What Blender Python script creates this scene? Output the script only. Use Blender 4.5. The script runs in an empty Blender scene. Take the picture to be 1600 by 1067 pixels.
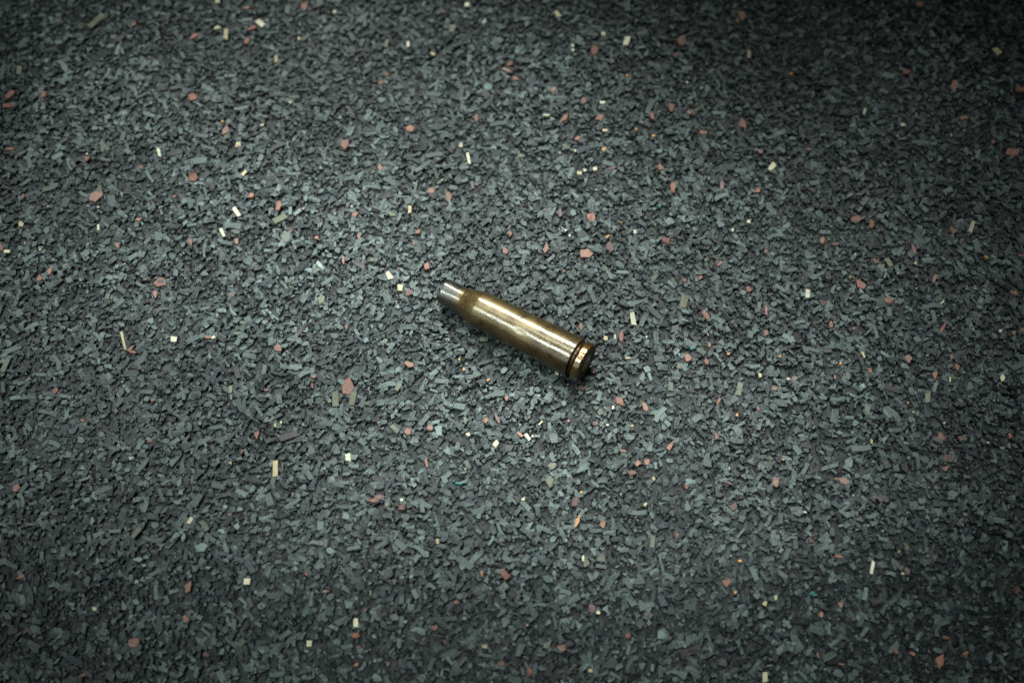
import bpy, math, random
import numpy as np
from mathutils import Vector, Matrix

S = bpy.context.scene
COL = S.collection
MM = 0.001

# ------------------------------------------------------------------ camera
TILT = math.radians(28.5)
DIST = 0.364
cam_data = bpy.data.cameras.new('camera')
cam_data.lens = 50.0
cam_data.sensor_width = 36.0
cam_data.clip_start = 0.01
cam_data.clip_end = 20.0
cam = bpy.data.objects.new('camera', cam_data)
COL.objects.link(cam)
cam.location = (0, -DIST * math.sin(TILT), DIST * math.cos(TILT))
cam.rotation_euler = (TILT, 0, 0)
cam_data.dof.use_dof = True
cam_data.dof.focus_distance = DIST - 0.004
cam_data.dof.aperture_fstop = 9.0
cam_data.dof.aperture_blades = 7
S.camera = cam

# ------------------------------------------------------------------ world, lamps, exposure
world = bpy.data.worlds.new('World')
S.world = world
world.use_nodes = True
bg = world.node_tree.nodes['Background']
bg.inputs['Color'].default_value = (0.86, 1.0, 0.98, 1)
bg.inputs['Strength'].default_value = 0.09

AXIS = Vector((math.cos(math.radians(-31)), math.sin(math.radians(-31)), 0))

def lamp(name, direction, dist, length, width, power, color, spread, target=(0, 0, 0)):
    d = bpy.data.lights.new(name, 'AREA')
    d.shape = 'RECTANGLE'
    d.size = length
    d.size_y = width
    d.energy = power
    d.color = color
    d.spread = math.radians(spread)
    o = bpy.data.objects.new(name, d)
    COL.objects.link(o)
    t = Vector(target)
    z = Vector(direction).normalized()
    o.location = t + z * dist
    x = (AXIS - AXIS.dot(z) * z).normalized()
    y = z.cross(x)
    o.matrix_world = Matrix.Translation(o.location) @ Matrix((x, y, z)).transposed().to_4x4()
    return o

lamp('tube_lamp', (0.05, 0.57, 0.82), 0.60, 0.18, 0.056, 0.088, (0.90, 1.0, 0.94), 20, (-0.016, 0.010, 0))
lamp('tube_lamp', (-0.48, -0.29, 0.83), 0.60, 0.18, 0.050, 0.050, (0.84, 1.0, 0.96), 22.5, (-0.034, 0.004, 0))
lamp('overhead_fill', (-0.12, 0.10, 0.98), 0.62, 0.30, 0.22, 0.104, (0.89, 1.0, 0.96), 17, (-0.020, 0.008, 0))  # broad overhead fill, added to soften the shadow of the case
lamp('sheen_fill', (-0.617, -0.617, 0.49), 0.70, 0.40, 0.26, 0.040, (0.84, 1.0, 0.98), 45, (0, 0.02, 0))  # broad dim lamp added for the grey sheen low on the case

S.view_settings.view_transform = 'Standard'
S.view_settings.look = 'None'
S.view_settings.exposure = 0.36
S.view_settings.gamma = 1.0
S.view_settings.use_curve_mapping = False
S.render.engine = 'CYCLES'
S.cycles.max_bounces = 6

rng = np.random.default_rng(7)
random.seed(7)

# ------------------------------------------------------------------ node helpers
def new_mat(name):
    m = bpy.data.materials.new(name)
    m.use_nodes = True
    nt = m.node_tree
    return m, nt, nt.nodes['Principled BSDF']

def node(nt, kind, **kw):
    n = nt.nodes.new(kind)
    for k, v in kw.items():
        setattr(n, k, v)
    return n

def noise(nt, co, scale, detail=3.0, rough=0.55):
    n = node(nt, 'ShaderNodeTexNoise')
    n.inputs['Scale'].default_value = scale
    n.inputs['Detail'].default_value = detail
    n.inputs['Roughness'].default_value = rough
    nt.links.new(co, n.inputs['Vector'])
    return n

def ramp(nt, fac, stops):
    r = node(nt, 'ShaderNodeValToRGB')
    while len(r.color_ramp.elements) < len(stops):
        r.color_ramp.elements.new(0.5)
    for e, (p, c) in zip(r.color_ramp.elements, stops):
        e.position = p
        e.color = (c, c, c, 1) if isinstance(c, (int, float)) else (*c, 1)
    nt.links.new(fac, r.inputs['Fac'])
    return r

def mul_color(nt, a, b, fac=1.0):
    m = node(nt, 'ShaderNodeMix', data_type='RGBA', blend_type='MULTIPLY')
    m.inputs['Factor'].default_value = fac
    nt.links.new(a, m.inputs[6])
    nt.links.new(b, m.inputs[7])
    return m

def bump(nt, height, strength, dist):
    b = node(nt, 'ShaderNodeBump')
    b.inputs['Strength'].default_value = strength
    b.inputs['Distance'].default_value = dist
    nt.links.new(height, b.inputs['Height'])
    return b

# ------------------------------------------------------------------ materials
def make_chip_material():
    m, nt, p = new_mat('rubber_chip_material')
    geo = node(nt, 'ShaderNodeNewGeometry')
    at = node(nt, 'ShaderNodeAttribute', attribute_name='chip_color')
    n1 = noise(nt, geo.outputs['Position'], 1900, 4, 0.65)
    r1 = ramp(nt, n1.outputs['Fac'], [(0.25, 0.55), (0.55, 1.0), (0.8, 1.5)])
    c1 = mul_color(nt, at.outputs['Color'], r1.outputs['Color'])
    n3 = noise(nt, geo.outputs['Position'], 160, 3, 0.6)          # rubber dust lying in soft patches
    r3 = ramp(nt, n3.outputs['Fac'], [(0.3, 0.85), (0.7, 1.2)])
    n6 = noise(nt, geo.outputs['Position'], 17, 3, 0.55)          # uneven light pool painted into the colour as large random blotches
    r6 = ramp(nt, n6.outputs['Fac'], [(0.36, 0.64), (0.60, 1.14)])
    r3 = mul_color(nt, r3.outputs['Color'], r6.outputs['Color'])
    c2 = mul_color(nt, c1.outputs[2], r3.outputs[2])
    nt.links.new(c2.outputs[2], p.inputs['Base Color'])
    r2 = ramp(nt, n1.outputs['Fac'], [(0.3, 0.36), (0.7, 0.68)])
    n5 = noise(nt, geo.outputs['Position'], 22, 2, 0.5)           # patches of the mat are worn shiny
    r5 = ramp(nt, n5.outputs['Fac'], [(0.40, 1.08), (0.62, 0.85)])
    rm_ = mul_color(nt, r2.outputs['Color'], r5.outputs['Color'])
    nt.links.new(rm_.outputs[2], p.inputs['Roughness'])
    p.inputs['Specular IOR Level'].default_value = 0.38
    b = bump(nt, n1.outputs['Fac'], 0.55, 0.00022)
    nt.links.new(b.outputs['Normal'], p.inputs['Normal'])
    return m

def make_floor_material():
    m, nt, p = new_mat('rubber_mat_material')
    geo = node(nt, 'ShaderNodeNewGeometry')
    v = node(nt, 'ShaderNodeTexVoronoi')
    v.inputs['Scale'].default_value = 480
    nt.links.new(geo.outputs['Position'], v.inputs['Vector'])
    sep = node(nt, 'ShaderNodeSeparateColor')
    nt.links.new(v.outputs['Color'], sep.inputs['Color'])
    r = ramp(nt, sep.outputs['Red'], [(0.0, (0.008, 0.008, 0.009)), (0.6, (0.016, 0.018, 0.018)), (1.0, (0.04, 0.048, 0.046))])
    nt.links.new(r.outputs['Color'], p.inputs['Base Color'])
    p.inputs['Roughness'].default_value = 0.7
    b = bump(nt, v.outputs['Distance'], 0.6, 0.0005)
    nt.links.new(b.outputs['Normal'], p.inputs['Normal'])
    return m

def make_lacquer(name, light, dark, rough, steel=None, metallic=0.85, coat=0.75, blend=None):
    m, nt, p = new_mat(name)
    tc = node(nt, 'ShaderNodeTexCoord')
    co = tc.outputs['Object']
    n1 = noise(nt, co, 2600, 3, 0.7)
    n2 = noise(nt, co, 130, 3, 0.6)
    mix = node(nt, 'ShaderNodeMath', operation='ADD')
    a = node(nt, 'ShaderNodeMath', operation='MULTIPLY')
    a.inputs[1].default_value = 0.55
    nt.links.new(n1.outputs['Fac'], a.inputs[0])
    b = node(nt, 'ShaderNodeMath', operation='MULTIPLY')
    b.inputs[1].default_value = 0.45
    nt.links.new(n2.outputs['Fac'], b.inputs[0])
    nt.links.new(a.outputs[0], mix.inputs[0])
    nt.links.new(b.outputs[0], mix.inputs[1])
    stops = [(0.42, dark), (0.57, light)]
    if steel:
        stops.append((0.72, steel))
    r = ramp(nt, mix.outputs[0], stops)
    col = r.outputs['Color']
    n4 = noise(nt, co, 420, 4, 0.65)                              # darker tarnish spots and handling marks
    spots = ramp(nt, n4.outputs['Fac'], [(0.33, 0.45), (0.46, 1.0), (0.66, 1.0), (0.72, 1.35)])
    col = mul_color(nt, col, spots.outputs['Color'], 0.8).outputs[2]
    if blend:                                                     # the bare mouth runs into the stained brass
        sx = node(nt, 'ShaderNodeSeparateXYZ')
        nt.links.new(co, sx.inputs[0])
        w = node(nt, 'ShaderNodeMath', operation='MULTIPLY_ADD')
        w.inputs[1].default_value = 0.0022
        nt.links.new(n4.outputs['Fac'], w.inputs[0])
        nt.links.new(sx.outputs['X'], w.inputs[2])
        mr = node(nt, 'ShaderNodeMapRange')
        mr.inputs['From Min'].default_value = 0.0050
        mr.inputs['From Max'].default_value = 0.0066
        nt.links.new(w.outputs[0], mr.inputs['Value'])
        bm = node(nt, 'ShaderNodeMix', data_type='RGBA')
        nt.links.new(mr.outputs[0], bm.inputs['Factor'])
        nt.links.new(col, bm.inputs[6])
        bm.inputs[7].default_value = (*blend, 1)
        col = bm.outputs[2]
    nt.links.new(col, p.inputs['Base Color'])
    p.inputs['Metallic'].default_value = metallic
    rr = ramp(nt, n1.outputs['Fac'], [(0.3, rough * 0.75), (0.7, rough * 1.35)])
    nt.links.new(rr.outputs['Color'], p.inputs['Roughness'])
    p.inputs['Coat Weight'].default_value = coat
    p.inputs['Coat IOR'].default_value = 1.7
    p.inputs['Coat Roughness'].default_value = 0.09
    bp = bump(nt, n1.outputs['Fac'], 0.6, 0.00006)
    nt.links.new(bp.outputs['Normal'], p.inputs['Normal'])
    bc = bump(nt, mix.outputs[0], 0.75, 0.00006)
    nt.links.new(bc.outputs['Normal'], p.inputs['Coat Normal'])
    cr = ramp(nt, n2.outputs['Fac'], [(0.35, 0.13), (0.65, 0.30)])
    nt.links.new(cr.outputs['Color'], p.inputs['Coat Roughness'])
    return m

MAT_CHIP = make_chip_material()
MAT_FLOOR = make_floor_material()
MAT_BODY = make_lacquer('tarnished_brass', (0.128, 0.085, 0.026), (0.036, 0.0205, 0.0055), 0.46, coat=0.55)
MAT_SHOULDER = make_lacquer('tarnished_brass_shoulder', (0.13, 0.080, 0.024), (0.036, 0.019, 0.005), 0.44)
MAT_NECK = make_lacquer('worn_neck_metal', (0.080, 0.074, 0.062), (0.030, 0.023, 0.015), 0.42, (0.12, 0.12, 0.108), coat=0.5, blend=(0.110, 0.068, 0.022))
MAT_RIM = make_lacquer('amber_brass', (0.24, 0.130, 0.028), (0.08, 0.038, 0.007), 0.30)
MAT_GROOVE = make_lacquer('dark_groove', (0.075, 0.037, 0.010), (0.028, 0.014, 0.004), 0.5, coat=0.08)  # darker brown than the body, with hardly any coat
MAT_HEAD = make_lacquer('dull_head_metal', (0.09, 0.06, 0.026), (0.035, 0.022, 0.01), 0.5, coat=0.15)
MAT_PRIMER = make_lacquer('primer_brass', (0.40, 0.27, 0.10), (0.18, 0.11, 0.035), 0.42)

# ------------------------------------------------------------------ floor relief (metres)
def swell(x, y):
    """gentle long waves of the mat, flat around the cartridge"""
    x = np.asarray(x, float); y = np.asarray(y, float)
    return (1 - np.exp(-(x * x + y * y) / 0.045 ** 2)) * (0.0009 * np.sin(6.283 * (0.55 * x + 0.85 * y) / 0.085 + 0.6) + 0.0009 * np.sin(6.283 * (0.9 * x - 0.35 * y) / 0.11 + 2.1)) \
        + 0.0022 * np.exp(-((y + 0.056 + 0.10 * (x + 0.05)) / 0.013) ** 2 - ((x + 0.07) / 0.05) ** 2) \
        + 0.0065 * np.exp(-((x * 0.75 + y * 0.66 - 0.155) / 0.022) ** 2 - ((x * 0.66 - y * 0.75 - 0.02) / 0.07) ** 2) \
        + 0.0060 * np.exp(-((x * 0.95 - y * 0.31 + 0.153) / 0.020) ** 2 - ((y - 0.045) / 0.055) ** 2) \
        - 0.0150 * (lambda t: t * t * (3 - 2 * t))(np.clip((-0.058 + 1.0 * np.clip(x + 0.005, -0.17, 0.17) ** 2 - y) / 0.052, 0, 1))

def swell_slope(x, y):
    e = 1e-4
    return (swell(x + e, y) - swell(x - e, y)) / (2 * e), (swell(x, y + e) - swell(x, y - e)) / (2 * e)

GX = rng.normal(size=(64, 64))
def lumps(x, y, cell, seed):
    """smooth random relief, value noise in [-1, 1]"""
    u = np.asarray(x) / cell + 17.3 * seed
    v = np.asarray(y) / cell + 9.1 * seed
    iu = np.floor(u).astype(int); iv = np.floor(v).astype(int)
    fu = u - iu; fv = v - iv
    fu = fu * fu * (3 - 2 * fu); fv = fv * fv * (3 - 2 * fv)
    g = lambda a, b: GX[a % 64, b % 64]
    return (g(iu, iv) * (1 - fu) + g(iu + 1, iv) * fu) * (1 - fv) + (g(iu, iv + 1) * (1 - fu) + g(iu + 1, iv + 1) * fu) * fv

def obj(name, mesh, parent=None):
    o = bpy.data.objects.new(name, mesh)
    COL.objects.link(o)
    o.parent = parent
    return o

# the mat itself
def build_floor():
    nx, ny = 121, 111
    xs = np.linspace(-0.42, 0.42, nx); ys = np.linspace(-0.36, 0.42, ny)
    X, Y = np.meshgrid(xs, ys)
    Z = swell(X, Y) - 0.0011
    v = np.stack([X.ravel(), Y.ravel(), Z.ravel()], 1)
    f = []
    for j in range(ny - 1):
        for i in range(nx - 1):
            a = j * nx + i
            f.append((a, a + 1, a + nx + 1, a + nx))
    # skirt and underside: the mat is a slab 8 mm thick
    n0 = len(v)
    ring = [i for i in range(nx)] + [j * nx + nx - 1 for j in range(1, ny)] + [(ny - 1) * nx + i for i in range(nx - 2, -1, -1)] + [j * nx for j in range(ny - 2, 0, -1)]
    low = v[ring].copy(); low[:, 2] = -0.032
    v = np.vstack([v, low])
    m = len(ring)
    for k in range(m):
        f.append((ring[k], n0 + k, n0 + (k + 1) % m, ring[(k + 1) % m]))
    f.append(tuple(n0 + k for k in range(m - 1, -1, -1)))
    me = bpy.data.meshes.new('rubber_floor')
    me.from_pydata(v.tolist(), [], f)
    me.materials.append(MAT_FLOOR)
    for p in me.polygons:
        p.use_smooth = len(p.vertices) == 4
    o = obj('rubber_floor', me)
    o['kind'] = 'structure'
    o['label'] = 'dark grey rubber crumb floor mat of pressed chips with red and cream flecks'
    return o

FLOOR = build_floor()

# ------------------------------------------------------------------ the spent cartridge case
L = 41.89 * MM
def lathe(name, prof, mat, parent, segs=128, dent=None):
    """prof: list of (x, r) in metres, revolved about the local x axis"""
    v, f = [], []
    n = len(prof)
    for (x, r) in prof:
        for k in range(segs):
            a = 2 * math.pi * k / segs
            y, z = r * math.cos(a), r * math.sin(a)
            if dent:
                for (dx, da, rad, depth) in dent:
                    da_ = math.atan2(math.sin(a - da), math.cos(a - da)) * r
                    q = (((x - dx) / 1.5) ** 2 + (da_ / 0.8) ** 2) / rad ** 2
                    if q < 6:
                        s = 1 - depth * math.exp(-q) / max(r, 1e-6)
                        y *= s; z *= s
            v.append((x, y, z))
    for i in range(n - 1):
        for k in range(segs):
            k2 = (k + 1) % segs
            f.append((i * segs + k, i * segs + k2, (i + 1) * segs + k2, (i + 1) * segs + k))
    me = bpy.data.meshes.new(name)
    me.from_pydata(v, [], f)
    if prof[-1][1] < 1e-6 or prof[0][1] < 1e-6:
        me.validate()
    me.materials.append(mat)
    for p in me.polygons:
        p.use_smooth = True
    me.set_sharp_from_angle(angle=math.radians(28))
    return obj(name, me, parent)

def lin(x0, r0, x1, r1, n):
    return [(x0 + (x1 - x0) * i / n, r0 + (r1 - r0) * i / n) for i in range(n + 1)]

R_NECK, R_SH, R_BODY, R_RIM = 3.36 * MM, 4.58 * MM, 5.22 * MM, 5.14 * MM
X_NECK, X_SH, X_GROOVE, X_RIM = 0.135 * L, 0.238 * L, 0.922 * L, 0.950 * L
case = bpy.data.objects.new('cartridge_case', None)
COL.objects.link(case)
case['label'] = 'spent bottlenecked brass cartridge case lying on the rubber floor'
case['category'] = 'cartridge case'

W = 0.33 * MM
# neck: outer wall, rounded lip, bore
neck = lathe('neck', [(X_NECK, R_NECK + 0.03 * MM)] + lin(X_NECK * 0.9, R_NECK, 0.12 * MM, R_NECK, 8) +
      [(0.03 * MM, R_NECK - 0.05 * MM), (0.0, R_NECK - 0.14 * MM), (0.02 * MM, R_NECK - W + 0.04 * MM), (0.1 * MM, R_NECK - W)] +
      lin(1 * MM, R_NECK - W, X_NECK, R_NECK - W, 5), MAT_NECK, case,
      dent=[(0.4 * MM, 2.0, 1.6 * MM, 0.10 * MM)])
neck['label'] = 'dull silver grey neck with open mouth'
# shoulder: concave start, straight cone, rounded corner into the body
sh = []
for i in range(25):
    t = i / 24
    s = t * t * (3 - 2 * t)
    sh.append((X_NECK + (X_SH - X_NECK) * t, R_NECK + 0.03 * MM + (R_SH - R_NECK - 0.03 * MM) * (0.55 * t + 0.45 * s)))
lathe('shoulder', sh + [(X_SH, R_SH - W), (X_NECK, R_NECK - W)], MAT_SHOULDER, case)
# body: slight taper, small edge where it meets the shoulder and the groove
body = [(X_SH, R_SH), (X_SH + 0.12 * MM, R_SH + 0.055 * MM), (X_SH + 0.3 * MM, R_SH + 0.085 * MM)] + \
       lin(X_SH + 0.7 * MM, R_SH + 0.095 * MM, X_GROOVE - 0.35 * MM, R_BODY, 90) + \
       [(X_GROOVE - 0.12 * MM, R_BODY - 0.03 * MM), (X_GROOVE, R_BODY - 0.16 * MM)]
body_o = lathe('body', body + [(X_GROOVE, R_BODY - 0.9 * MM), (X_SH, R_SH - W)], MAT_BODY, case, 160,
      dent=[(0.57 * L, 2.08, 0.75 * MM, 0.11 * MM), (0.61 * L, 2.08 + 0.12, 1.3 * MM, 0.06 * MM), (0.36 * L, 2.08 + 0.7, 1.6 * MM, 0.03 * MM),
            (0.70 * L, 2.08 + 0.35, 1.5 * MM, 0.025 * MM), (0.45 * L, 2.08 - 0.4, 1.8 * MM, 0.03 * MM), (0.86 * L, 2.08 + 0.1, 1.4 * MM, 0.03 * MM)])
# extractor groove
lathe('extractor_groove', [(X_GROOVE, R_BODY - 0.16 * MM), (X_GROOVE + 0.25 * MM, R_BODY - 0.72 * MM), (X_GROOVE + 0.75 * MM, R_BODY - 0.75 * MM),
      (X_RIM - 0.05 * MM, R_RIM - 0.30 * MM)], MAT_GROOVE, case)
# rim with chamfers; the head face with its primer pocket
rim = lathe('rim', [(X_RIM - 0.05 * MM, R_RIM - 0.30 * MM), (X_RIM + 0.10 * MM, R_RIM - 0.08 * MM), (X_RIM + 0.22 * MM, R_RIM - 0.02 * MM)] +
      lin(X_RIM + 0.35 * MM, R_RIM, L - 0.42 * MM, R_RIM, 8) +
      [(L - 0.3 * MM, R_RIM - 0.03 * MM), (L - 0.06 * MM, R_RIM - 0.24 * MM), (L, R_RIM - 0.36 * MM)], MAT_RIM, case,
      dent=[(X_RIM + 0.9 * MM, 2.08 + 0.25, 0.4 * MM, 0.05 * MM), (X_RIM + 1.2 * MM, 2.08 - 0.2, 0.35 * MM, 0.05 * MM), (X_RIM + 0.6 * MM, 2.08 + 0.6, 0.4 * MM, 0.05 * MM)])
head = lathe('head', [(L, R_RIM - 0.36 * MM), (L + 0.01 * MM, R_RIM - 0.5 * MM), (L, 2.65 * MM), (L - 0.05 * MM, 2.55 * MM), (L - 0.35 * MM, 2.5 * MM)], MAT_HEAD, case)
primer = lathe('primer', [(L - 0.35 * MM, 2.48 * MM), (L - 0.16 * MM, 2.45 * MM), (L - 0.08 * MM, 2.3 * MM), (L - 0.06 * MM, 1.9 * MM), (L - 0.06 * MM, 0.85 * MM),
      (L - 0.16 * MM, 0.65 * MM), (L - 0.42 * MM, 0.35 * MM), (L - 0.46 * MM, 0.1 * MM), (L - 0.46 * MM, 0.0)], MAT_PRIMER, head)

# lay it down: body side on the chips
REST = 0.10 * MM
pitch = math.atan2(R_BODY - R_SH, X_GROOVE - X_SH)
yaw = math.radians(-30.70)
mouth = Vector((-17.28 * MM, 12.20 * MM, 0))
mid = mouth + Vector((math.cos(yaw), math.sin(yaw), 0)) * (0.5 * L)
rm = Matrix.Rotation(yaw, 4, 'Z') @ Matrix.Rotation(-pitch, 4, 'Y')
case.location = (mid.x, mid.y, REST)
case.rotation_euler = rm.to_euler()
up_mid = R_SH + (R_BODY - R_SH) * 0.38
for ch in case.children:
    ch.location = (-0.5 * L, 0, up_mid)

# ------------------------------------------------------------------ chips
def chip_geometry(k, ln, wd, thick, bevel, prng, style):
    """N irregular flakes with k corners, local coordinates; returns verts (N, m, 3) and faces of one flake"""
    N = len(ln)
    base = np.arange(k) * 2 * math.pi / k
    ang = base[None, :] + prng.uniform(-0.38, 0.38, (N, k)) * (2 * math.pi / k)
    rad = prng.uniform(0.72, 1.12, (N, k))
    px = np.cos(ang) * rad; py = np.sin(ang) * rad
    if style == 'strip':
        t = np.array([[-1, -1], [1, -1], [1, 1], [-1, 1]], float)
        px = t[None, :, 0] * 0.92 + prng.uniform(-0.16, 0.16, (N, 4)); py = t[None, :, 1] * 0.92 + prng.uniform(-0.14, 0.14, (N, 4))
    if style == 'neat':
        t = np.array([[-1, -1], [1, -1], [1, 1], [-1, 1]], float)
        px = t[None, :, 0] * 0.95 + prng.uniform(-0.15, 0.15, (N, 4)); py = t[None, :, 1] * 0.95 + prng.uniform(-0.2, 0.2, (N, 4))
    if style == 'bent':
        s = np.array([-1, -0.33, 0.33, 1, 1, 0.33, -0.33, -1.0])
        w = np.array([-1, -1, -1, -1, 1, 1, 1, 1.0])
        cur = prng.uniform(0.2, 0.6, (N, 1)) * prng.choice([-1, 1], (N, 1))
        px = s[None] + prng.uniform(-0.07, 0.07, (N, 8)); py = w[None] * prng.uniform(0.75, 1.05, (N, 8)) + cur * (s[None] ** 2 - 0.5)
    px = px * (ln / 2)[:, None]; py = py * (wd / 2)[:, None]
    mean = np.minimum(ln, wd)[:, None]
    zt = prng.normal(0, 0.05, px.shape) * mean
    if bevel:
        ins = 0.94
        rings = [(px * ins, py * ins, zt), (px, py, zt - 0.05 * mean), (px * 0.98, py * 0.98, zt * 0 - thick[:, None])]
    else:
        rings = [(px, py, zt), (px * 1.02, py * 1.02, zt * 0 - thick[:, None])]
    V = np.concatenate([np.stack(r, -1) for r in rings], 1)
    faces = [tuple(range(k))]
    for q in range(len(rings) - 1):
        for i in range(k):
            a = q * k + i; b = q * k + (i + 1) % k
            faces.append((a, a + k, b + k, b))
    return V, faces

def place(V, x, y, z, ang, tx, ty, slope=True):
    """spin, tilt and move the flakes; they follow the swell of the mat"""
    c, s = np.cos(ang)[:, None], np.sin(ang)[:, None]
    X = V[..., 0] * c - V[..., 1] * s
    Y = V[..., 0] * s + V[..., 1] * c
    Z = V[..., 2]
    if slope:
        gx, gy = swell_slope(x, y)
        tx = tx + gx; ty = ty + gy
    ca, sa = np.cos(np.arctan(tx))[:, None], np.sin(np.arctan(tx))[:, None]
    X, Z = X * ca - Z * sa, X * sa + Z * ca
    cb, sb = np.cos(np.arctan(ty))[:, None], np.sin(np.arctan(ty))[:, None]
    Y, Z = Y * cb - Z * sb, Y * sb + Z * cb
    return np.stack([X + x[:, None], Y + y[:, None], Z + z[:, None]], -1)

PALETTE = [  # linear albedo, weight
    ((0.0075, 0.0094, 0.0105), 0.34), ((0.0150, 0.0186, 0.0205), 0.24), ((0.033, 0.041, 0.0395), 0.18), ((0.060, 0.074, 0.069), 0.18),
    ((0.090, 0.109, 0.101), 0.08), ((0.082, 0.085, 0.066), 0.02), ((0.034, 0.029, 0.027), 0.02), ((0.024, 0.030, 0.036), 0.03)]
PC = np.array([p[0] for p in PALETTE]); PW = np.array([p[1] for p in PALETTE]); PW /= PW.sum()
def grey_colors(n, prng, pale_bias=0.0):
    w = PW * np.exp(pale_bias * np.array([-1, -0.5, 0.4, 1, 1, 0.5, -0.3, -0.3]))   # more pale flakes in the upper layers, more dark ones deep down
    c = PC[prng.choice(len(PC), n, p=w / w.sum())]
    return c * prng.uniform(0.72, 1.34, (n, 1)) * np.array([0.96, 1.0, 1.02])

def mesh_arrays(name, verts, loops, starts, totals, colors):
    me = bpy.data.meshes.new(name)
    me.vertices.add(len(verts)); me.vertices.foreach_set('co', verts.astype(np.float32).ravel())
    me.loops.add(len(loops)); me.loops.foreach_set('vertex_index', loops.astype(np.int32))
    me.polygons.add(len(starts)); me.polygons.foreach_set('loop_start', starts.astype(np.int32))
    try:
        me.polygons.foreach_set('loop_total', totals.astype(np.int32))
    except Exception:
        pass
    a = me.attributes.new('chip_color', 'FLOAT_COLOR', 'POINT')
    rgba = np.ones((len(verts), 4), np.float32); rgba[:, :3] = colors
    a.data.foreach_set('color', rgba.ravel())
    me.update(calc_edges=True)
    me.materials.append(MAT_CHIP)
    me.shade_flat()
    return me

class Pile:
    def __init__(self):
        self.v, self.l, self.s, self.t, self.c = [], [], [], [], []
        self.nv = 0; self.nl = 0
    def add(self, P, faces, col):
        N, m, _ = P.shape
        fl = np.concatenate([np.array(f) for f in faces]); tot = np.array([len(f) for f in faces])
        st = np.concatenate([[0], np.cumsum(tot)[:-1]])
        self.v.append(P.reshape(-1, 3)); self.c.append(np.repeat(col, m, 0))
        self.l.append((fl[None, :] + (np.arange(N) * m)[:, None] + self.nv).ravel())
        self.s.append((st[None, :] + (np.arange(N) * len(fl))[:, None] + self.nl).ravel())
        self.t.append(np.tile(tot, N))
        self.nv += N * m; self.nl += N * len(fl)
    def mesh(self, name):
        return mesh_arrays(name, np.vstack(self.v), np.concatenate(self.l), np.concatenate(self.s), np.concatenate(self.t), np.vstack(self.c))

def single_chip(name, k, ln, wd, thick, style, col, x, y, z, ang, tx, ty):
    V, faces = chip_geometry(k, np.array([ln]), np.array([wd]), np.array([thick]), True, rng, style)
    zero = np.zeros(1)
    gx, gy = swell_slope(np.array([x]), np.array([y]))
    P = place(V, zero, zero, zero, np.array([ang]), np.array([tx]) + gx, np.array([ty]) + gy, slope=False)
    p = Pile(); p.add(P, faces, np.array([col]))
    o = obj(name, p.mesh(name), FLOOR)
    o.location = (x, y, z)
    return o

def surface(x, y):
    return swell(x, y) + 0.00016 * lumps(x, y, 0.0042, 1) + 0.00018 * lumps(x, y, 0.011, 2)

# where loose chips lie: a margin wider than the picture
def scatter(n):
    x = rng.uniform(-0.195, 0.195, n); y = rng.uniform(-0.125, 0.150, n)
    keep = np.abs(x) < 0.150 + 0.18 * (y + 0.125)
    return x[keep], y[keep]

def under_case(x, y, pad):
    dx = x - mid.x; dy = y - mid.y
    a = dx * math.cos(yaw) + dy * math.sin(yaw); b = -dx * math.sin(yaw) + dy * math.cos(yaw)
    return (np.abs(a) < 0.5 * L + pad) & (np.abs(b) < R_BODY + pad)

crumb = Pile()
# fines deep between the flakes
def add_layer(n, smin, smax, power, aspect, zlo, zhi, tilt, ks, bevel, styles, clip=True, pale_bias=0.0):
    x, y = scatter(n)
    N = len(x)
    size = smin + (smax - smin) * rng.random(N) ** power
    asp = rng.uniform(aspect[0], aspect[1], N)
    ln = size * np.sqrt(asp); wd = size / np.sqrt(asp)
    z = surface(x, y) + rng.uniform(zlo, zhi, N)
    if clip:
        u = under_case(x, y, 0.0015)
        z = np.where(u, np.minimum(z, surface(x, y) - 0.0001), z)
    tx = rng.normal(0, tilt, N); ty = rng.normal(0, tilt, N)
    if clip:
        tx = np.where(u, tx * 0.4, tx); ty = np.where(u, ty * 0.4, ty)
    ang = rng.uniform(0, 2 * math.pi, N)
    thick = np.clip(wd * rng.uniform(0.35, 0.7, N), 0.0003, 0.0011)
    col = grey_colors(N, rng, pale_bias)
    which = rng.choice(len(ks), N)
    for w, (k, st) in enumerate(zip(ks, styles)):
        q = which == w
        l2, w2 = ln[q], wd[q]
        if st in ('strip', 'bent'):
            l2 = l2 * 1.25; w2 = w2 * 0.8
        if st == 'bent':
            l2 = l2 * 1.05; w2 = w2 * 0.75
        V, F = chip_geometry(k, l2, w2, thick[q], bevel, rng, st)
        crumb.add(place(V, x[q], y[q], z[q], ang[q], tx[q], ty[q]), F, col[q])

add_layer(64000, 0.0006, 0.0013, 1.3, (1, 2.0), -0.00050, -0.00008, 0.22, (3, 4, 5), False, ('', '', ''), pale_bias=-0.3)
add_layer(56000, 0.0009, 0.0019, 1.4, (1, 2.0), -0.00035, 0.0, 0.11, (3, 4, 5, 4), False, ('', '', '', 'strip'), pale_bias=0.30)
add_layer(15000, 0.0017, 0.0026, 1.8, (1, 2.0), -0.00018, 0.00006, 0.06, (3, 4, 5, 6, 4, 5, 8), True, ('', '', '', '', 'strip', '', 'bent'), pale_bias=0.70)
add_layer(14000, 0.0004, 0.0009, 1.3, (1, 2.5), -0.0001, 0.00010, 0.22, (3, 4), False, ('', ''))

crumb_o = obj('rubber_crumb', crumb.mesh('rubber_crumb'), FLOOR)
crumb_o['kind'] = 'stuff'
crumb_o['label'] = 'charcoal and grey green rubber crumb pressed into the mat'

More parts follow.
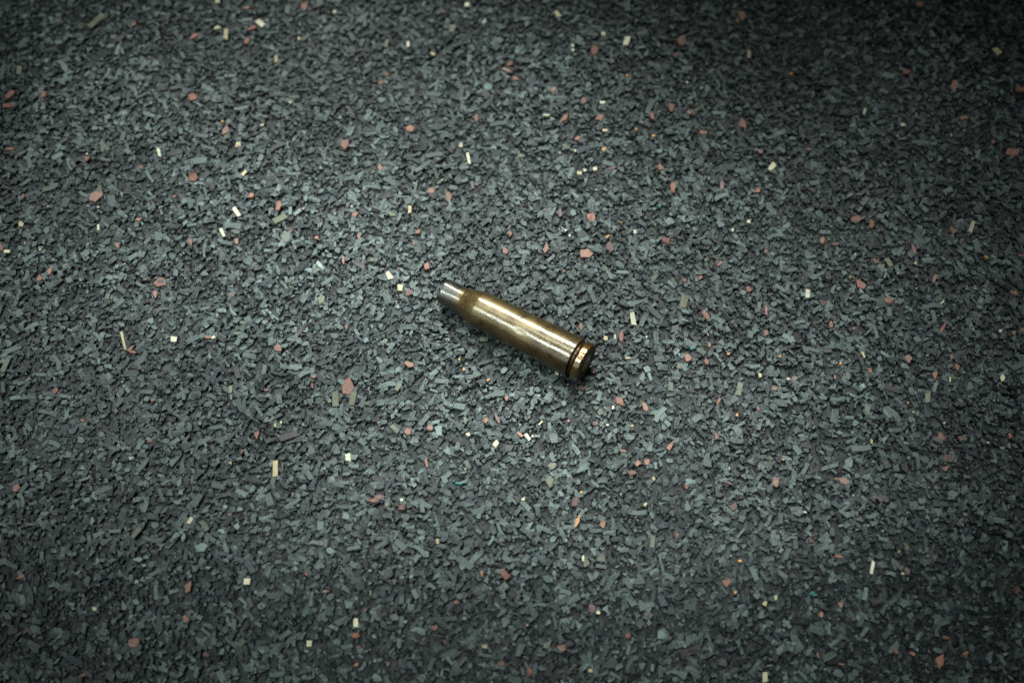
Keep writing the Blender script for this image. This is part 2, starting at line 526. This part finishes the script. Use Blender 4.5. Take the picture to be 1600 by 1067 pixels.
# coloured chips of the mat where they lie: (x mm, y mm, length mm, width mm, turn deg)
CHIPS = {
    'r': [
        (-140.1, 76.5, 3.98, 1.97, 43), (-140.2, 72.6, 4.54, 1.54, -6), (-130.3, 75.8, 2.78, 1.93, 53), (-91.7, 99.7, 3.75, 1.59, 49), (-109.5, 103.4, 1.58, 1.93, 4), (-77.9, 111.1, 1.86, 1.54, 2),
        (-89.6, 77.3, 2.66, 3.11, 2), (-79.4, 65.9, 3.39, 1.94, 79), (-75.7, 103.2, 3.37, 1.49, 35), (-76.7, 98.6, 1.82, 2.44, 3), (-116.2, 55.8, 2.12, 1.77, 4), (-101.5, 53.7, 1.31, 1.28, 0),
        (-136.7, 56.8, 3.33, 0.81, 10), (-61.1, 112.9, 2.58, 2.96, 1), (-28.4, 68, 2.24, 2.44, 0), (-46.3, 62.2, 2.87, 3.68, 1), (-37.5, 85.1, 2.07, 1.46, 20), (-10, 71.7, 2.84, 1.12, 91),
        (-35.8, 88.2, 1.28, 1.46, 0), (-36.2, 54.3, 2.5, 1.54, 93), (-0.5, 90, 1.83, 1.97, -4), (-1.4, 87.8, 3.37, 1.35, -27), (-20.2, 110.3, 0.94, 0.94, -3), (-60.3, 100, 1.01, 0.95, 3),
        (67.4, 108.8, 3.61, 2.4, -69), (48.9, 97.9, 4.87, 2.57, 87), (23.6, 93.4, 4.02, 2.51, 88), (46.9, 92.3, 1.82, 1.19, 37), (64.2, 68.6, 3.52, 2.21, -68), (14.5, 70.7, 3.94, 1.49, 49),
        (24.6, 70.8, 2.75, 1.82, 23), (20.2, 76.7, 2.43, 1.8, 89), (39.1, 71.1, 3.08, 1.16, -75), (44.8, 74.4, 2.96, 2.25, 87), (27.9, 54.6, 1.98, 1.57, 1), (40.8, 54.3, 2.2, 2.06, 1),
        (53.1, 65.7, 2.23, 1.32, 1), (49.7, 72.6, 1.8, 1.61, 1), (18.2, 63.8, 1.77, 1.33, 0), (11.7, 80.4, 1.94, 1.55, 44), (0.9, 84.9, 2.48, 1.31, -38), (68.6, 59.5, 1.76, 1.32, 0),
        (111.4, 84.9, 2.79, 1.82, 15), (123.5, 78.5, 3.82, 2.13, -84), (125, 68, 2.56, 1.88, -25), (141.3, 76.6, 2.84, 2.29, 29), (136.2, 56.6, 4.52, 3.01, 29), (82, 60.2, 2.06, 1.16, 17),
        (117.9, 108.2, 1.83, 1.96, -2), (131.5, 59.7, 1.26, 1.19, -5), (129.7, 71.9, 1.05, 0.91, -6), (88.4, 110.6, 1.13, 1.12, -7), (131.9, 110.1, 1.46, 1.08, 5), (89.3, 53.4, 1.08, 0.96, -2),
        (-112.5, 44.6, 4.12, 2.74, 44), (-86.8, 50.5, 2.83, 3.03, 0), (-131.3, 42.6, 1.74, 1.27, 98), (-92.4, 18.1, 3.59, 3.39, 44), (-93.2, 14.7, 2.7, 1.44, 97), (-120.9, 20.5, 3.1, 1.63, 63),
        (-123.2, 17.9, 2.21, 2.23, 4), (-104.8, 29.2, 2.46, 1.08, -50), (-85.7, 30.5, 3.05, 1.27, 96), (-73.6, 31, 2.2, 1.28, 95), (-70.7, 45, 1.95, 2.01, 0), (-134.1, 26.1, 2.17, 0.97, 99),
        (-78.2, 2, 2.04, 0.96, 1), (-100.1, 37.3, 2.13, 1, 1), (-91.4, 44.5, 0.86, 0.8, 0), (-116.9, 22.4, 0.82, 0.81, 3), (-22, 46.4, 2.08, 1.94, 0), (-17.1, 44.5, 3.48, 1.95, 91),
        (-63, 41.4, 3.19, 1.7, 81), (-42.2, 39, 1.94, 1.54, -1), (-22.5, 22.4, 3.17, 1.47, 92), (-1.7, 27, 2.71, 1.48, 90), (-44.6, 24.6, 2.7, 0.64, 93), (-52, 31.5, 1.29, 1.09, -2),
        (-25.2, 33.1, 1.49, 1.52, -1), (-40.9, 32.1, 2.26, 0.86, 93), (-0.4, 32.4, 2.52, 1.07, 90), (-42.7, 4.7, 1.88, 0.75, 93), (-9.6, 48.6, 1.09, 0.98, 0), (43.9, 48.2, 3.85, 1.97, 87),
        (9.1, 28, 3.74, 1.91, 89), (19.6, 26.3, 3.18, 3.26, 1), (21.3, 38, 2.59, 2.6, 1), (41, 30.7, 2.37, 2.15, 2), (50.1, 8.1, 3.18, 2.09, 86), (61.9, 16.2, 1.68, 2, 1),
        (17.7, 4.3, 2.58, 1.03, 89), (28, 1.5, 3.51, 1.15, 88), (65.4, 2.7, 2.2, 1.24, 85), (66.1, 9.8, 2.97, 0.83, 85), (55.1, 24.3, 2.2, 0.89, 48), (49.5, 19.9, 1.49, 1.76, 2),
        (45.4, 18.8, 1.27, 1.3, 2), (66.9, 47.2, 1.73, 1.78, -1), (67.7, 28.2, 1.5, 1.06, 85), (92.3, 37.3, 3.03, 2.25, -3), (96.2, 35.4, 2.99, 1.88, 84), (117.4, 33, 3.74, 2.13, 40),
        (82.8, 31.1, 2.47, 1.47, 85), (106.2, 27.1, 2.81, 1.09, -79), (91.3, 17.3, 3.09, 2.66, -2), (110.4, 18.1, 2.88, 1.21, 66), (110.7, 3.8, 4.74, 0.87, 61), (97.8, 12.2, 2.39, 1.84, 83),
        (95.9, 24.3, 1.65, 1.7, -3), (82.4, 5.3, 2.19, 1.23, 83), (131, 3, 1.83, 1.44, 82), (130.5, 13.7, 1.86, 1.41, 0), (133.6, 24.6, 2.1, 0.97, 0), (88, 4, 1.23, 1.21, -1),
        (128.6, 2.2, 1.23, 1.14, 0), (99.8, 11.6, 1.02, 0.86, -2), (-97.2, -1.9, 3.04, 1.22, 44), (-96.8, -2.9, 2.42, 0.94, -3), (-114.1, -14.9, 1.78, 1.77, 1), (-120.1, -40.5, 1.94, 2.1, 0),
        (-106.5, -22.5, 1.18, 1.21, 1), (-89.1, -28.1, 1.53, 0.8, 23), (-89.9, -16.9, 1.11, 0.81, 1), (-98.4, -19.9, 0.98, 0.66, 1), (-123.4, -8.3, 0.48, 0.54, 1), (-60, -1.5, 2.6, 2.06, 95),
        (-41.5, -12.6, 4.56, 3.03, 93), (-26.2, -6.7, 2.75, 1.76, -28), (-20.4, -24.3, 1.98, 2.1, 0), (-25.7, -25.6, 2.11, 1.58, 92), (-21, -33.7, 3.23, 1.17, 87), (-33.4, -44.1, 2.3, 1.57, 1),
        (-31.9, -43.2, 1.99, 1.52, 46), (-63, -26.3, 2.7, 1.19, 95), (-6.6, -22.3, 1.39, 1.53, 0), (-1.4, -16.2, 1.56, 1.12, 90), (-61.8, -13.5, 1.21, 0.7, 0), (-50.2, -9.7, 1.22, 0.93, -1),
        (-50.4, -12.3, 1.85, 0.61, 94), (26.9, -16.9, 2.95, 2.02, -59), (33.2, -18.4, 2.76, 1.24, -69), (44.7, -4.8, 3.02, 2.04, 87), (49.4, -5.8, 1.87, 1.22, 86), (50.5, -0.9, 1.43, 0.9, 86),
        (51.8, -16.9, 2.69, 1.4, 86), (2, -26.1, 1.78, 1.72, 0), (39, -29, 3.18, 1.1, 60), (50.5, -26.5, 2.15, 0.98, 86), (30.8, -33.5, 1.76, 1.88, 0), (33.1, -33.1, 1.57, 1.67, 0),
        (27.3, -30.5, 1.96, 0.76, -11), (14.1, -22.4, 1.19, 0.87, 0), (42.4, -39.6, 1.44, 0.97, 87), (61.4, -19, 1.58, 0.99, 85), (60.3, -35.5, 0.58, 0.59, -2), (100.8, -5.2, 2.03, 2.35, 0),
        (90.4, -8.6, 2.13, 1.62, 82), (106.9, -9.6, 2.32, 1.54, 82), (112.9, -7.3, 1.75, 1.42, 82), (111.7, -4.6, 1.62, 0.81, 82), (105.8, -27, 2.32, 2.61, 1), (105.4, -35.7, 1.78, 1.53, 1),
        (123.2, -26.3, 1.7, 1.22, 80), (110.4, -27.5, 1.41, 1.57, 2), (79.9, -39.2, 3.58, 1.79, -12), (63.9, -39.4, 2.91, 1.53, 85), (66.1, -13.6, 1.6, 1.16, 0), (81.6, -10.3, 1.18, 0.73, 83),
        (123, -3.5, 0.82, 0.82, 0), (91.1, -34.5, 1.09, 0.58, 82), (-76.2, -64.7, 3.14, 1.92, 56), (-89.2, -76, 3.48, 2.38, -2), (-76.7, -71.6, 1.93, 1.68, -2), (-101.2, -82.7, 1.53, 1.04, -1),
        (-117, -61.3, 2.22, 1.28, 27), (-67.3, -48, 0.96, 0.95, -1), (-1.7, -62.6, 2.83, 2.44, 90), (-36.4, -76.1, 2.24, 1.16, -1), (-18, -74.4, 1.85, 1.18, 0), (-13, -69, 1.3, 1.22, 1),
        (-48, -62.7, 1.59, 0.94, 92), (-43.6, -66.6, 1.87, 0.68, -1), (-36.2, -82, 1.31, 0.99, -1), (-28.7, -81.9, 0.99, 0.82, 90), (-2.4, -81.8, 1.67, 1.17, 1), (-7.1, -62.2, 1.51, 0.82, 90),
        (-15.6, -77.4, 0.8, 0.74, 90), (-34, -70.7, 0.67, 0.67, 91), (51, -63.5, 2.82, 2.18, 0), (21.8, -49.3, 1.73, 1.83, 1), (27.1, -75.4, 1.31, 1.21, 1), (11.5, -78.3, 2.05, 1.7, 1),
        (4.1, -83.6, 2.68, 1.3, 90), (3.5, -73.6, 0.75, 0.62, 1), (100.9, -79.8, 3.57, 2.39, 56), (72.7, -70.6, 1.3, 1.21, 89), (77.3, -68.4, 1.54, 0.94, 89), (77.3, -57.9, 2.25, 0.81, -1),
        (107, -78.5, 1.69, 1.75, 89), (102.4, -75, 1.92, 0.75, -7), (77.2, -81.1, 1.46, 0.71, -27), (94.2, -78.5, 1.84, 0.89, -26), (71.6, -79.5, 1.36, 0.76, 89),
    ],
    'c': [
        (-85.5, 103.1, 2.15, 1.34, -17), (-82.8, 100.9, 4, 1.15, 92), (-97.2, 58.8, 2.88, 0.78, -72), (-75.6, 61.2, 1.4, 1.6, 2), (-116.3, 57.2, 0.68, 0.71, 4), (-131.5, 70.3, 0.52, 0.66, 2),
        (-115.3, 79.1, 0.44, 0.44, 4), (-86.5, 113.5, 1.4, 1.26, 2), (-73.2, 105.3, 3.14, 1.67, -39), (-67.7, 92.3, 2.52, 1.13, 95), (-52.1, 110.6, 1.03, 1.17, 1), (-61.8, 100.3, 1.31, 0.92, 94),
        (-30.1, 98.5, 2.02, 0.93, 92), (-12, 57.6, 3.92, 0.8, -81), (-14.1, 61.9, 1.36, 0.98, 91), (-22.8, 94.8, 1.53, 0.8, -37), (-62.5, 76.7, 0.8, 1.05, 3), (-13.2, 112.6, 1.41, 1.32, -3),
        (-69.5, 68, 1.1, 0.67, 3), (-48.2, 71.6, 0.71, 0.81, 2), (13.3, 107.4, 2.53, 1.48, -59), (32.9, 97.3, 3.57, 1.75, 80), (26.3, 99.8, 1.15, 1.49, 0), (17.4, 95.6, 1.01, 1.27, -2),
        (17.5, 94.1, 1.01, 1.26, -2), (68.2, 94.2, 3.04, 0.93, 85), (25.4, 75.9, 1.44, 0.86, -1), (25.8, 66.3, 1.42, 0.74, 0), (9.6, 71.7, 2.01, 0.54, -2), (19.9, 53.4, 1.1, 1.06, 1),
        (22.7, 54, 1.1, 1.06, 1), (49.7, 82.9, 0.82, 0.79, 2), (13.2, 59.2, 0.62, 0.75, 0), (17.4, 59.7, 0.62, 0.75, 0), (136.9, 89.7, 2.51, 1.71, -65), (98.8, 73.2, 1.97, 0.66, 72),
        (108.6, 67.7, 1.4, 0.96, -30), (71.3, 54.5, 2.75, 1.37, 51), (121.1, 63.3, 0.59, 0.62, -6), (-130.4, 33.8, 1.5, 1.77, 8), (-74.2, 39.9, 3.69, 1.22, -55), (-77.5, 33.5, 2.47, 0.76, -64),
        (-132.6, 25.3, 1.48, 0.97, 7), (-110.7, 34.7, 1.78, 0.63, 98), (-99.5, 0.3, 5.97, 0.67, -72), (-86.9, 1.3, 1.62, 1.54, 2), (-76.9, 2, 1.14, 1.25, 1), (-124.5, 26.7, 0.56, 0.7, 5),
        (-111.6, 41, 0.68, 0.81, 2), (-124.5, 40.2, 0.49, 0.6, 7), (-73.2, 52, 1.84, 0.89, 53), (-115.3, 25.3, 0.57, 0.51, 3), (-102.2, 23.5, 0.5, 0.6, 2), (-32.3, 19.6, 2.64, 1.28, -62),
        (-29.2, 15.8, 1.92, 1.26, 92), (-27.5, 40.1, 2.35, 0.95, 92), (-19, 49.9, 0.78, 0.88, 0), (-43.2, 41.4, 0.61, 0.73, -1), (31.2, 6.6, 3.54, 1.17, -85), (32.9, 33.6, 1.24, 0.86, 88),
        (14.4, 33.3, 0.85, 0.72, 1), (15.3, 31.8, 0.92, 0.68, 89), (18.4, 52.4, 1.4, 1.38, 1), (59.2, 34.7, 1.21, 0.95, 86), (24, 0.8, 1.4, 1.02, 88), (26.4, 1.1, 1.4, 0.41, 88),
        (34.5, 1.3, 0.58, 0.66, 1), (63.7, 37.3, 0.86, 1.01, -1), (50.4, 2, 0.41, 0.48, 1), (77.4, 14.9, 2.57, 1.15, 80), (122.2, 33.5, 3.57, 1.03, 65), (106.1, 22.9, 0.82, 0.87, -2),
        (125.4, 2.9, 1.02, 1.01, 0), (90.9, 26.3, 0.68, 0.5, 84), (101.1, 19.9, 0.58, 0.58, -2), (111.6, 11.2, 1.39, 0.42, 44), (-68.7, -34.1, 0.71, 0.8, 0), (-57.6, -35.7, 4.79, 1.17, 95),
        (-40.2, -32.4, 2.12, 1.33, 94), (-4, -28.7, 2.18, 1.53, 62), (-58.7, -23.7, 1.18, 0.72, 95), (-57.3, -22.8, 1, 0.72, 95), (-26.5, -44, 0.95, 0.69, 93), (-11.3, -35.4, 0.62, 0.6, 1),
        (-45.6, -35.6, 0.7, 0.44, 0), (-10.9, -26.1, 1.38, 1.3, 0), (3.8, -26.8, 2.07, 0.9, -52), (5.1, -26.6, 0.71, 0.77, 0), (25.2, -18.7, 0.96, 0.8, 88), (7.1, -23, 1.47, 0.41, 52),
        (23.7, -23.5, 0.79, 0.6, 0), (29.5, -4.9, 1.22, 0.46, 0), (9.7, -13.1, 0.56, 0.63, 0), (62.7, -9.6, 1.17, 0.81, 85), (29.8, -23.6, 0.87, 0.52, 0), (34.5, -37.6, 1.09, 1.03, 0),
        (32.3, -44.2, 0.97, 0.9, 0), (2.7, -43.3, 0.97, 0.91, 1), (11.3, -9.1, 1.14, 0.89, 89), (26.4, -41.7, 0.47, 0.49, 0), (53.1, -35.1, 0.54, 0.59, -1), (89.5, -3.7, 1.75, 0.54, -70),
        (69.6, -11, 0.97, 1.03, 0), (123.9, -10.4, 2.04, 1.22, 81), (110.6, -10.8, 1.15, 0.41, 81), (88.2, -28.8, 1.33, 0.59, 82), (66.2, -33.2, 0.85, 0.51, -1), (107.1, -23.3, 0.56, 0.64, 1),
        (82.1, -42.9, 0.46, 0.5, -1), (99.9, -20.2, 0.48, 0.55, 1), (117.1, -28.6, 0.73, 0.67, 2), (-76.6, -49.6, 1.93, 1.05, 67), (-62.1, -64.2, 1.53, 1.36, -2), (-98.8, -68.6, 1.47, 1.02, -1),
        (-36.3, -73.4, 1.93, 1.31, 90), (-47.2, -77.5, 1.39, 1.32, 90), (-17.6, -54.7, 1.44, 0.75, 92), (-6.4, -78.2, 1.3, 0.84, 1), (20.2, -70.5, 1.06, 0.83, 89), (18.2, -83.1, 1.04, 0.95, 1),
        (59.6, -68.2, 1.47, 1.2, 88), (59, -84.2, 2.23, 1.05, 88), (16.9, -57.8, 1.4, 0.76, 89), (52, -57.2, 0.45, 0.46, -1), (85, -60.4, 3.15, 0.75, 77), (62.1, -67, 1.12, 0.75, 88),
        (70.1, -47.2, 0.83, 0.49, -2), (92.1, -61.7, 0.69, 0.42, 1), (88.1, -52, 0.45, 0.39, 0),
    ],
    'k': [
        (-120.3, 104, 5.87, 1.7, 62), (-112.2, 60.3, 3.86, 1.16, -40), (-139.2, 85.4, 3.05, 1.34, 94), (-79.3, 79, 2.22, 2.31, 3), (-36.4, 99.2, 2.86, 0.95, 84), (-17.2, 103.7, 2.69, 1.29, 65),
        (-18.9, 106.7, 2.01, 0.96, 83), (2.4, 58.4, 1.98, 1.65, 0), (50.1, 75.8, 2.26, 2.18, 1), (130.9, 103.9, 2.88, 3.14, 5), (143.9, 104.6, 2.95, 2.75, 6), (101.6, 76.5, 1.66, 0.94, 31),
        (-58.9, 18.6, 1.91, 0.97, -2), (-55.9, 4.1, 1.66, 0.83, 94), (-49.8, 13, 3.11, 1.9, 94), (-60.4, 31.9, 4.19, 2.36, 94), (-62.5, 37.4, 3.85, 1.75, 29), (-32.2, 38.6, 2.41, 1.41, -45),
        (55.5, 3.8, 2.03, 1, -67), (64.3, 10.8, 2.72, 0.84, 85), (6.7, 24, 1.27, 0.98, 0), (44.7, 11.6, 4.57, 1.74, 74), (93.9, 44.7, 1.7, 0.77, -3), (127.2, 3.9, 1.15, 1.14, 0),
        (99.3, 23.3, 2.72, 1.11, -70), (95.1, 42.4, 2.99, 1.1, 54), (-70.9, -13.3, 1.86, 0.8, 96), (-103.4, -4.8, 1.39, 1.03, 2), (-127.7, -7.7, 3.77, 1.21, 75), (-29.9, -45.3, 1.73, 1.15, 93),
        (-45.7, -16.7, 1.01, 1.14, -1), (-44.3, -16, 3.87, 1.61, 94), (-39.9, -15.9, 3.8, 1.55, 84), (-29, -24.6, 2.46, 2.56, 0), (-28.6, -12.8, 2.37, 1.1, 64), (5.8, -17.3, 1.12, 1.24, 0),
        (57.3, -13.1, 3.47, 1.39, 72), (10, -34.3, 2.15, 2.09, 0), (9.1, -38.3, 3.53, 2.34, 89), (40, -12.8, 2.47, 1.21, 87), (100.8, -20.8, 1.2, 1.15, 1), (104.1, -16.1, 2.77, 1.21, 81),
        (84.8, -9.9, 2.37, 1.41, 83), (-91, -56.9, 1.17, 0.71, -2), (-89.4, -52.4, 2.91, 1.16, 53), (-115.5, -49.6, 1.94, 0.58, -1), (-43.8, -55.6, 2.02, 0.68, 94), (33.6, -53.4, 3.23, 1.07, 83),
        (21.1, -58, 2.78, 2.28, 88), (17.6, -59, 2.36, 1.52, 89), (119.4, -50.3, 1.2, 0.95, 3), (116.9, -76.7, 1.7, 1.76, 89), (93.3, -55.7, 1.65, 1.53, 86),
    ],
    'w': [
        (-131.8, 88.2, 1.88, 1.17, 100), (-6.8, 82.3, 2.82, 2.19, 90), (-8.2, 106.1, 2.48, 1.4, 91), (-114.3, 41.5, 1.26, 1.01, 3), (-93.4, 6.4, 1.62, 1.94, 3), (-50.7, 23.1, 3.66, 1.06, -57),
        (-93.2, -32.6, 1.56, 1.08, 0), (-68.7, -45.9, 1.35, 1.1, -1), (-65, -46.4, 1.92, 1.31, -1), (-77.4, -23.2, 0.99, 1.12, 0), (-18.2, -25, 3.05, 2.37, 91), (34.2, -7.9, 2.03, 2.28, 0),
        (88.1, -12.8, 1.88, 1.41, 82), (67.5, -40.3, 1.34, 1.45, -2), (-88.7, -58.5, 2.34, 1.23, -2), (-103.1, -60.9, 2.06, 1.01, 21), (-98.3, -58.3, 2.1, 1.09, 92), (-87, -59.7, 1.17, 0.69, -2),
        (-88.8, -63.2, 0.97, 0.85, -2), (-88.9, -67.5, 1.94, 1.35, -2), (-73.4, -56.1, 2.89, 2.43, -2), (-65.4, -51.2, 1.72, 1.88, -1), (-86.6, -57.8, 1.56, 1.24, -2), (-68.7, -52.5, 2.49, 1.13, -35),
        (-77.8, -53.9, 1.95, 1.16, 95), (-100.4, -48.9, 2.44, 1.16, 98), (-65.1, -78.7, 0.96, 0.6, -2), (-89.9, -70.5, 1.01, 0.97, 91), (-71.4, -60.8, 1.54, 0.7, -2), (-24.7, -73.2, 0.93, 0.74, 0),
        (-21, -72.4, 1.02, 0.93, 90), (-20.1, -58, 1.81, 1.31, 92), (-23.5, -63.4, 1.17, 1.04, 91), (-33.2, -62.2, 0.93, 0.73, 1), (-11, -72.5, 1.11, 0.86, 1), (-1.9, -73.9, 0.74, 0.69, 1),
        (-39.6, -48.4, 1.9, 2.16, 1), (35, -75.1, 3.01, 2.6, 1), (42.6, -60.9, 2.07, 1.13, 88), (120.2, -71.9, 1.98, 1.36, 2),
    ],
    'o': [
        (-80.6, 68.9, 0.88, 0.77, 2), (39.3, 64.6, 1.11, 0.94, 0), (34.5, 66.7, 0.8, 0.84, 0), (25.4, 60.1, 1.55, 1.47, 0), (65.8, 106.6, 1.18, 1.11, 2), (32.6, 84.9, 0.91, 1, 0),
        (81.2, 106.6, 1.01, 0.92, -4), (79.6, 86.7, 1.15, 1.07, 1), (-128.6, 28.3, 0.89, 0.4, 99), (-56.1, 40.8, 0.69, 0.81, -1), (25.5, 31.6, 1.28, 1.13, 2), (29.4, 36.4, 0.6, 0.73, 2),
        (13.7, 20.8, 0.68, 0.5, 89), (38.6, 36, 0.52, 0.52, 2), (88.9, 19.5, 0.58, 0.68, -2), (124.6, 24.1, 1.04, 0.97, -1), (-13.4, -5.3, 0.81, 0.64, 0), (-12.2, -8.1, 1.14, 0.73, 91),
        (-6, -11.3, 1.41, 0.9, 0), (-21.8, -10.8, 0.63, 0.48, 92), (56, -20.8, 0.87, 0.98, -1), (16.9, -41.1, 0.78, 0.66, 1), (55.2, -3.6, 1.02, 0.71, 1), (83.4, -6.2, 1.05, 0.73, 83),
        (68.2, -4.3, 1.02, 0.72, 0), (98.9, -17.5, 0.48, 0.56, 1), (15.8, -48.4, 3.69, 1, 70), (52.6, -65.6, 1.05, 0.89, 0), (54.1, -58.4, 0.94, 0.76, -1), (91.5, -56.9, 0.76, 0.58, 0),
    ],
    'p': [
        (-73.5, 14.9, 1.46, 1.45, 0), (-26.7, 14.3, 2.29, 2.63, 0), (-26.1, 29.3, 2, 1.28, 92), (-29.9, 21.5, 1.07, 0.84, 92), (-59.1, 33.8, 1.49, 1.08, 94), (25.9, 28.7, 3.56, 2.13, 88),
        (57.2, 48.9, 3.05, 1.31, 86), (12.9, 39.2, 2.61, 1.08, 89), (86.2, 29.9, 2.09, 0.89, -3), (81.1, 11.9, 2.06, 2.2, -1), (118.9, 29.1, 1.97, 1.25, 82), (-94.4, -7.6, 1.19, 1.4, 2),
        (-66.3, -30.9, 1.18, 1.33, 0), (-3.6, -21.9, 3.02, 1.01, -67), (-26.3, -46.1, 2.1, 2.15, 1), (29.3, -36, 2.54, 1.45, 0), (15.3, -43.7, 2.54, 2.32, 89), (53.4, -45, 2.64, 2.29, 86),
        (17.5, -13.3, 2.01, 1.34, 0), (20.7, -23, 1.59, 1.51, 0), (20.6, -8.4, 1.62, 1.82, 0), (52.5, -39, 2.68, 0.62, -23), (71.2, -10.9, 1.61, 1.41, 0), (106.6, -33, 3.18, 2.65, 1),
        (88.3, -44, 1.91, 2.07, -1), (-71.6, -79.2, 1.54, 1.35, -2), (-115.3, -73.2, 2.2, 0.73, 27), (-11.2, -66.9, 0.93, 0.54, 1), (-35.6, -78.4, 1.31, 0.66, -1), (39.4, -51.9, 2.01, 1.72, 87),
        (18.7, -69.6, 2.14, 1.88, 89), (93.2, -61.2, 2.1, 1.53, 88), (71.2, -53.9, 1.5, 1.36, -1), (120, -64.4, 2.39, 1.72, 2), (90.2, -77.9, 2.01, 1.91, 89),
    ],
    't': [
        (39.9, 42.1, 1.22, 1.14, 2), (-12.9, -39.2, 2.33, 0.76, -5), (46, -1.9, 1.23, 1.04, 1), (70.9, -66.1, 2.2, 1.25, -24),
    ],
    'g': [
        (82.9, 39.1, 2.13, 1.75, -26), (101.4, 32.2, 1.96, 1.2, -50),
    ],
}
KIND = {
    'r': ('red_chip', [(0.23, 0.098, 0.070), (0.25, 0.120, 0.086), (0.19, 0.078, 0.060), (0.225, 0.115, 0.088)]),
    'c': ('cream_chip', [(0.50, 0.44, 0.30), (0.42, 0.34, 0.20), (0.56, 0.51, 0.38)]),
    'k': ('khaki_chip', [(0.105, 0.104, 0.072), (0.135, 0.128, 0.088), (0.095, 0.10, 0.075)]),
    'w': ('pale_grey_chip', [(0.15, 0.19, 0.18), (0.20, 0.24, 0.23), (0.13, 0.165, 0.16)]),
    'p': ('brown_chip', [(0.12, 0.065, 0.055), (0.10, 0.055, 0.05), (0.15, 0.09, 0.075)]),
    'o': ('orange_chip', [(0.50, 0.25, 0.08), (0.42, 0.22, 0.09)]),
    't': ('teal_chip', [(0.03, 0.16, 0.13)]),
    'g': ('green_chip', [(0.07, 0.11, 0.07)]),
}
taken = []
for kind, rows in CHIPS.items():
    nm, cols = KIND[kind]
    for (cx, cy, ln, wd, an) in rows:
        x, y = cx * MM, cy * MM
        c = np.array(random.choice(cols)) * random.uniform(0.85, 1.12)
        small = max(ln, wd) < 1.1
        if kind == 'c' and not small and random.random() < 0.55:
            style, k = 'neat', 4
        elif kind in 'ck' and ln > 1.9 * wd:
            style, k = 'strip', 4
        else:
            style, k = '', random.choice((4, 5, 5, 6))
        grow = 1.0 if style in ('neat',) else 1.12
        z = float(surface(x, y)) + random.uniform(0.00016, 0.00028)
        if under_case(np.array(x), np.array(y), 0.001):
            z -= 0.0003
        single_chip(nm, k, ln * grow * MM, wd * grow * MM, 0.0008, style, c, x, y, z, math.radians(an),
                    random.gauss(0, 0.05), random.gauss(0, 0.05))
        taken.append((x, y, 0.5 * max(ln, wd) * MM))

# the 300 largest grey flakes, each a piece of its own
tk = np.array(taken)
placed = []
tries = 0
while len(placed) < 300 and tries < 20000:
    tries += 1
    y = random.uniform(-0.088, 0.122)
    x = random.uniform(-1, 1) * (0.112 + 0.2 * (y + 0.09))
    if under_case(np.array(x), np.array(y), 0.002):
        continue
    if np.min(np.hypot(tk[:, 0] - x, tk[:, 1] - y) - tk[:, 2]) < 0.0017:
        continue
    if placed and min(math.hypot(px - x, py - y) for px, py in placed) < 0.0045:
        continue
    placed.append((x, y))
    style, k = random.choice((('', 4), ('', 5), ('', 6), ('', 5), ('strip', 4), ('strip', 4), ('bent', 8)))
    size = random.uniform(0.0022, 0.0031)
    asp = random.uniform(1.0, 2.0) if style == '' else (random.uniform(1.8, 2.8) if style == 'strip' else random.uniform(2.6, 3.6))
    ln, wd = size * math.sqrt(asp), size / math.sqrt(asp)
    col = np.array(random.choice([PC[2], PC[3], PC[3], PC[3], PC[4], PC[3], PC[7], PC[6]])) * random.uniform(0.85, 1.25)
    single_chip('grey_chip', k, ln, wd, 0.0009, style, col, x, y, float(surface(x, y)) + random.uniform(0.00002, 0.00016),
                random.uniform(0, 2 * math.pi), random.gauss(0, 0.07), random.gauss(0, 0.07))
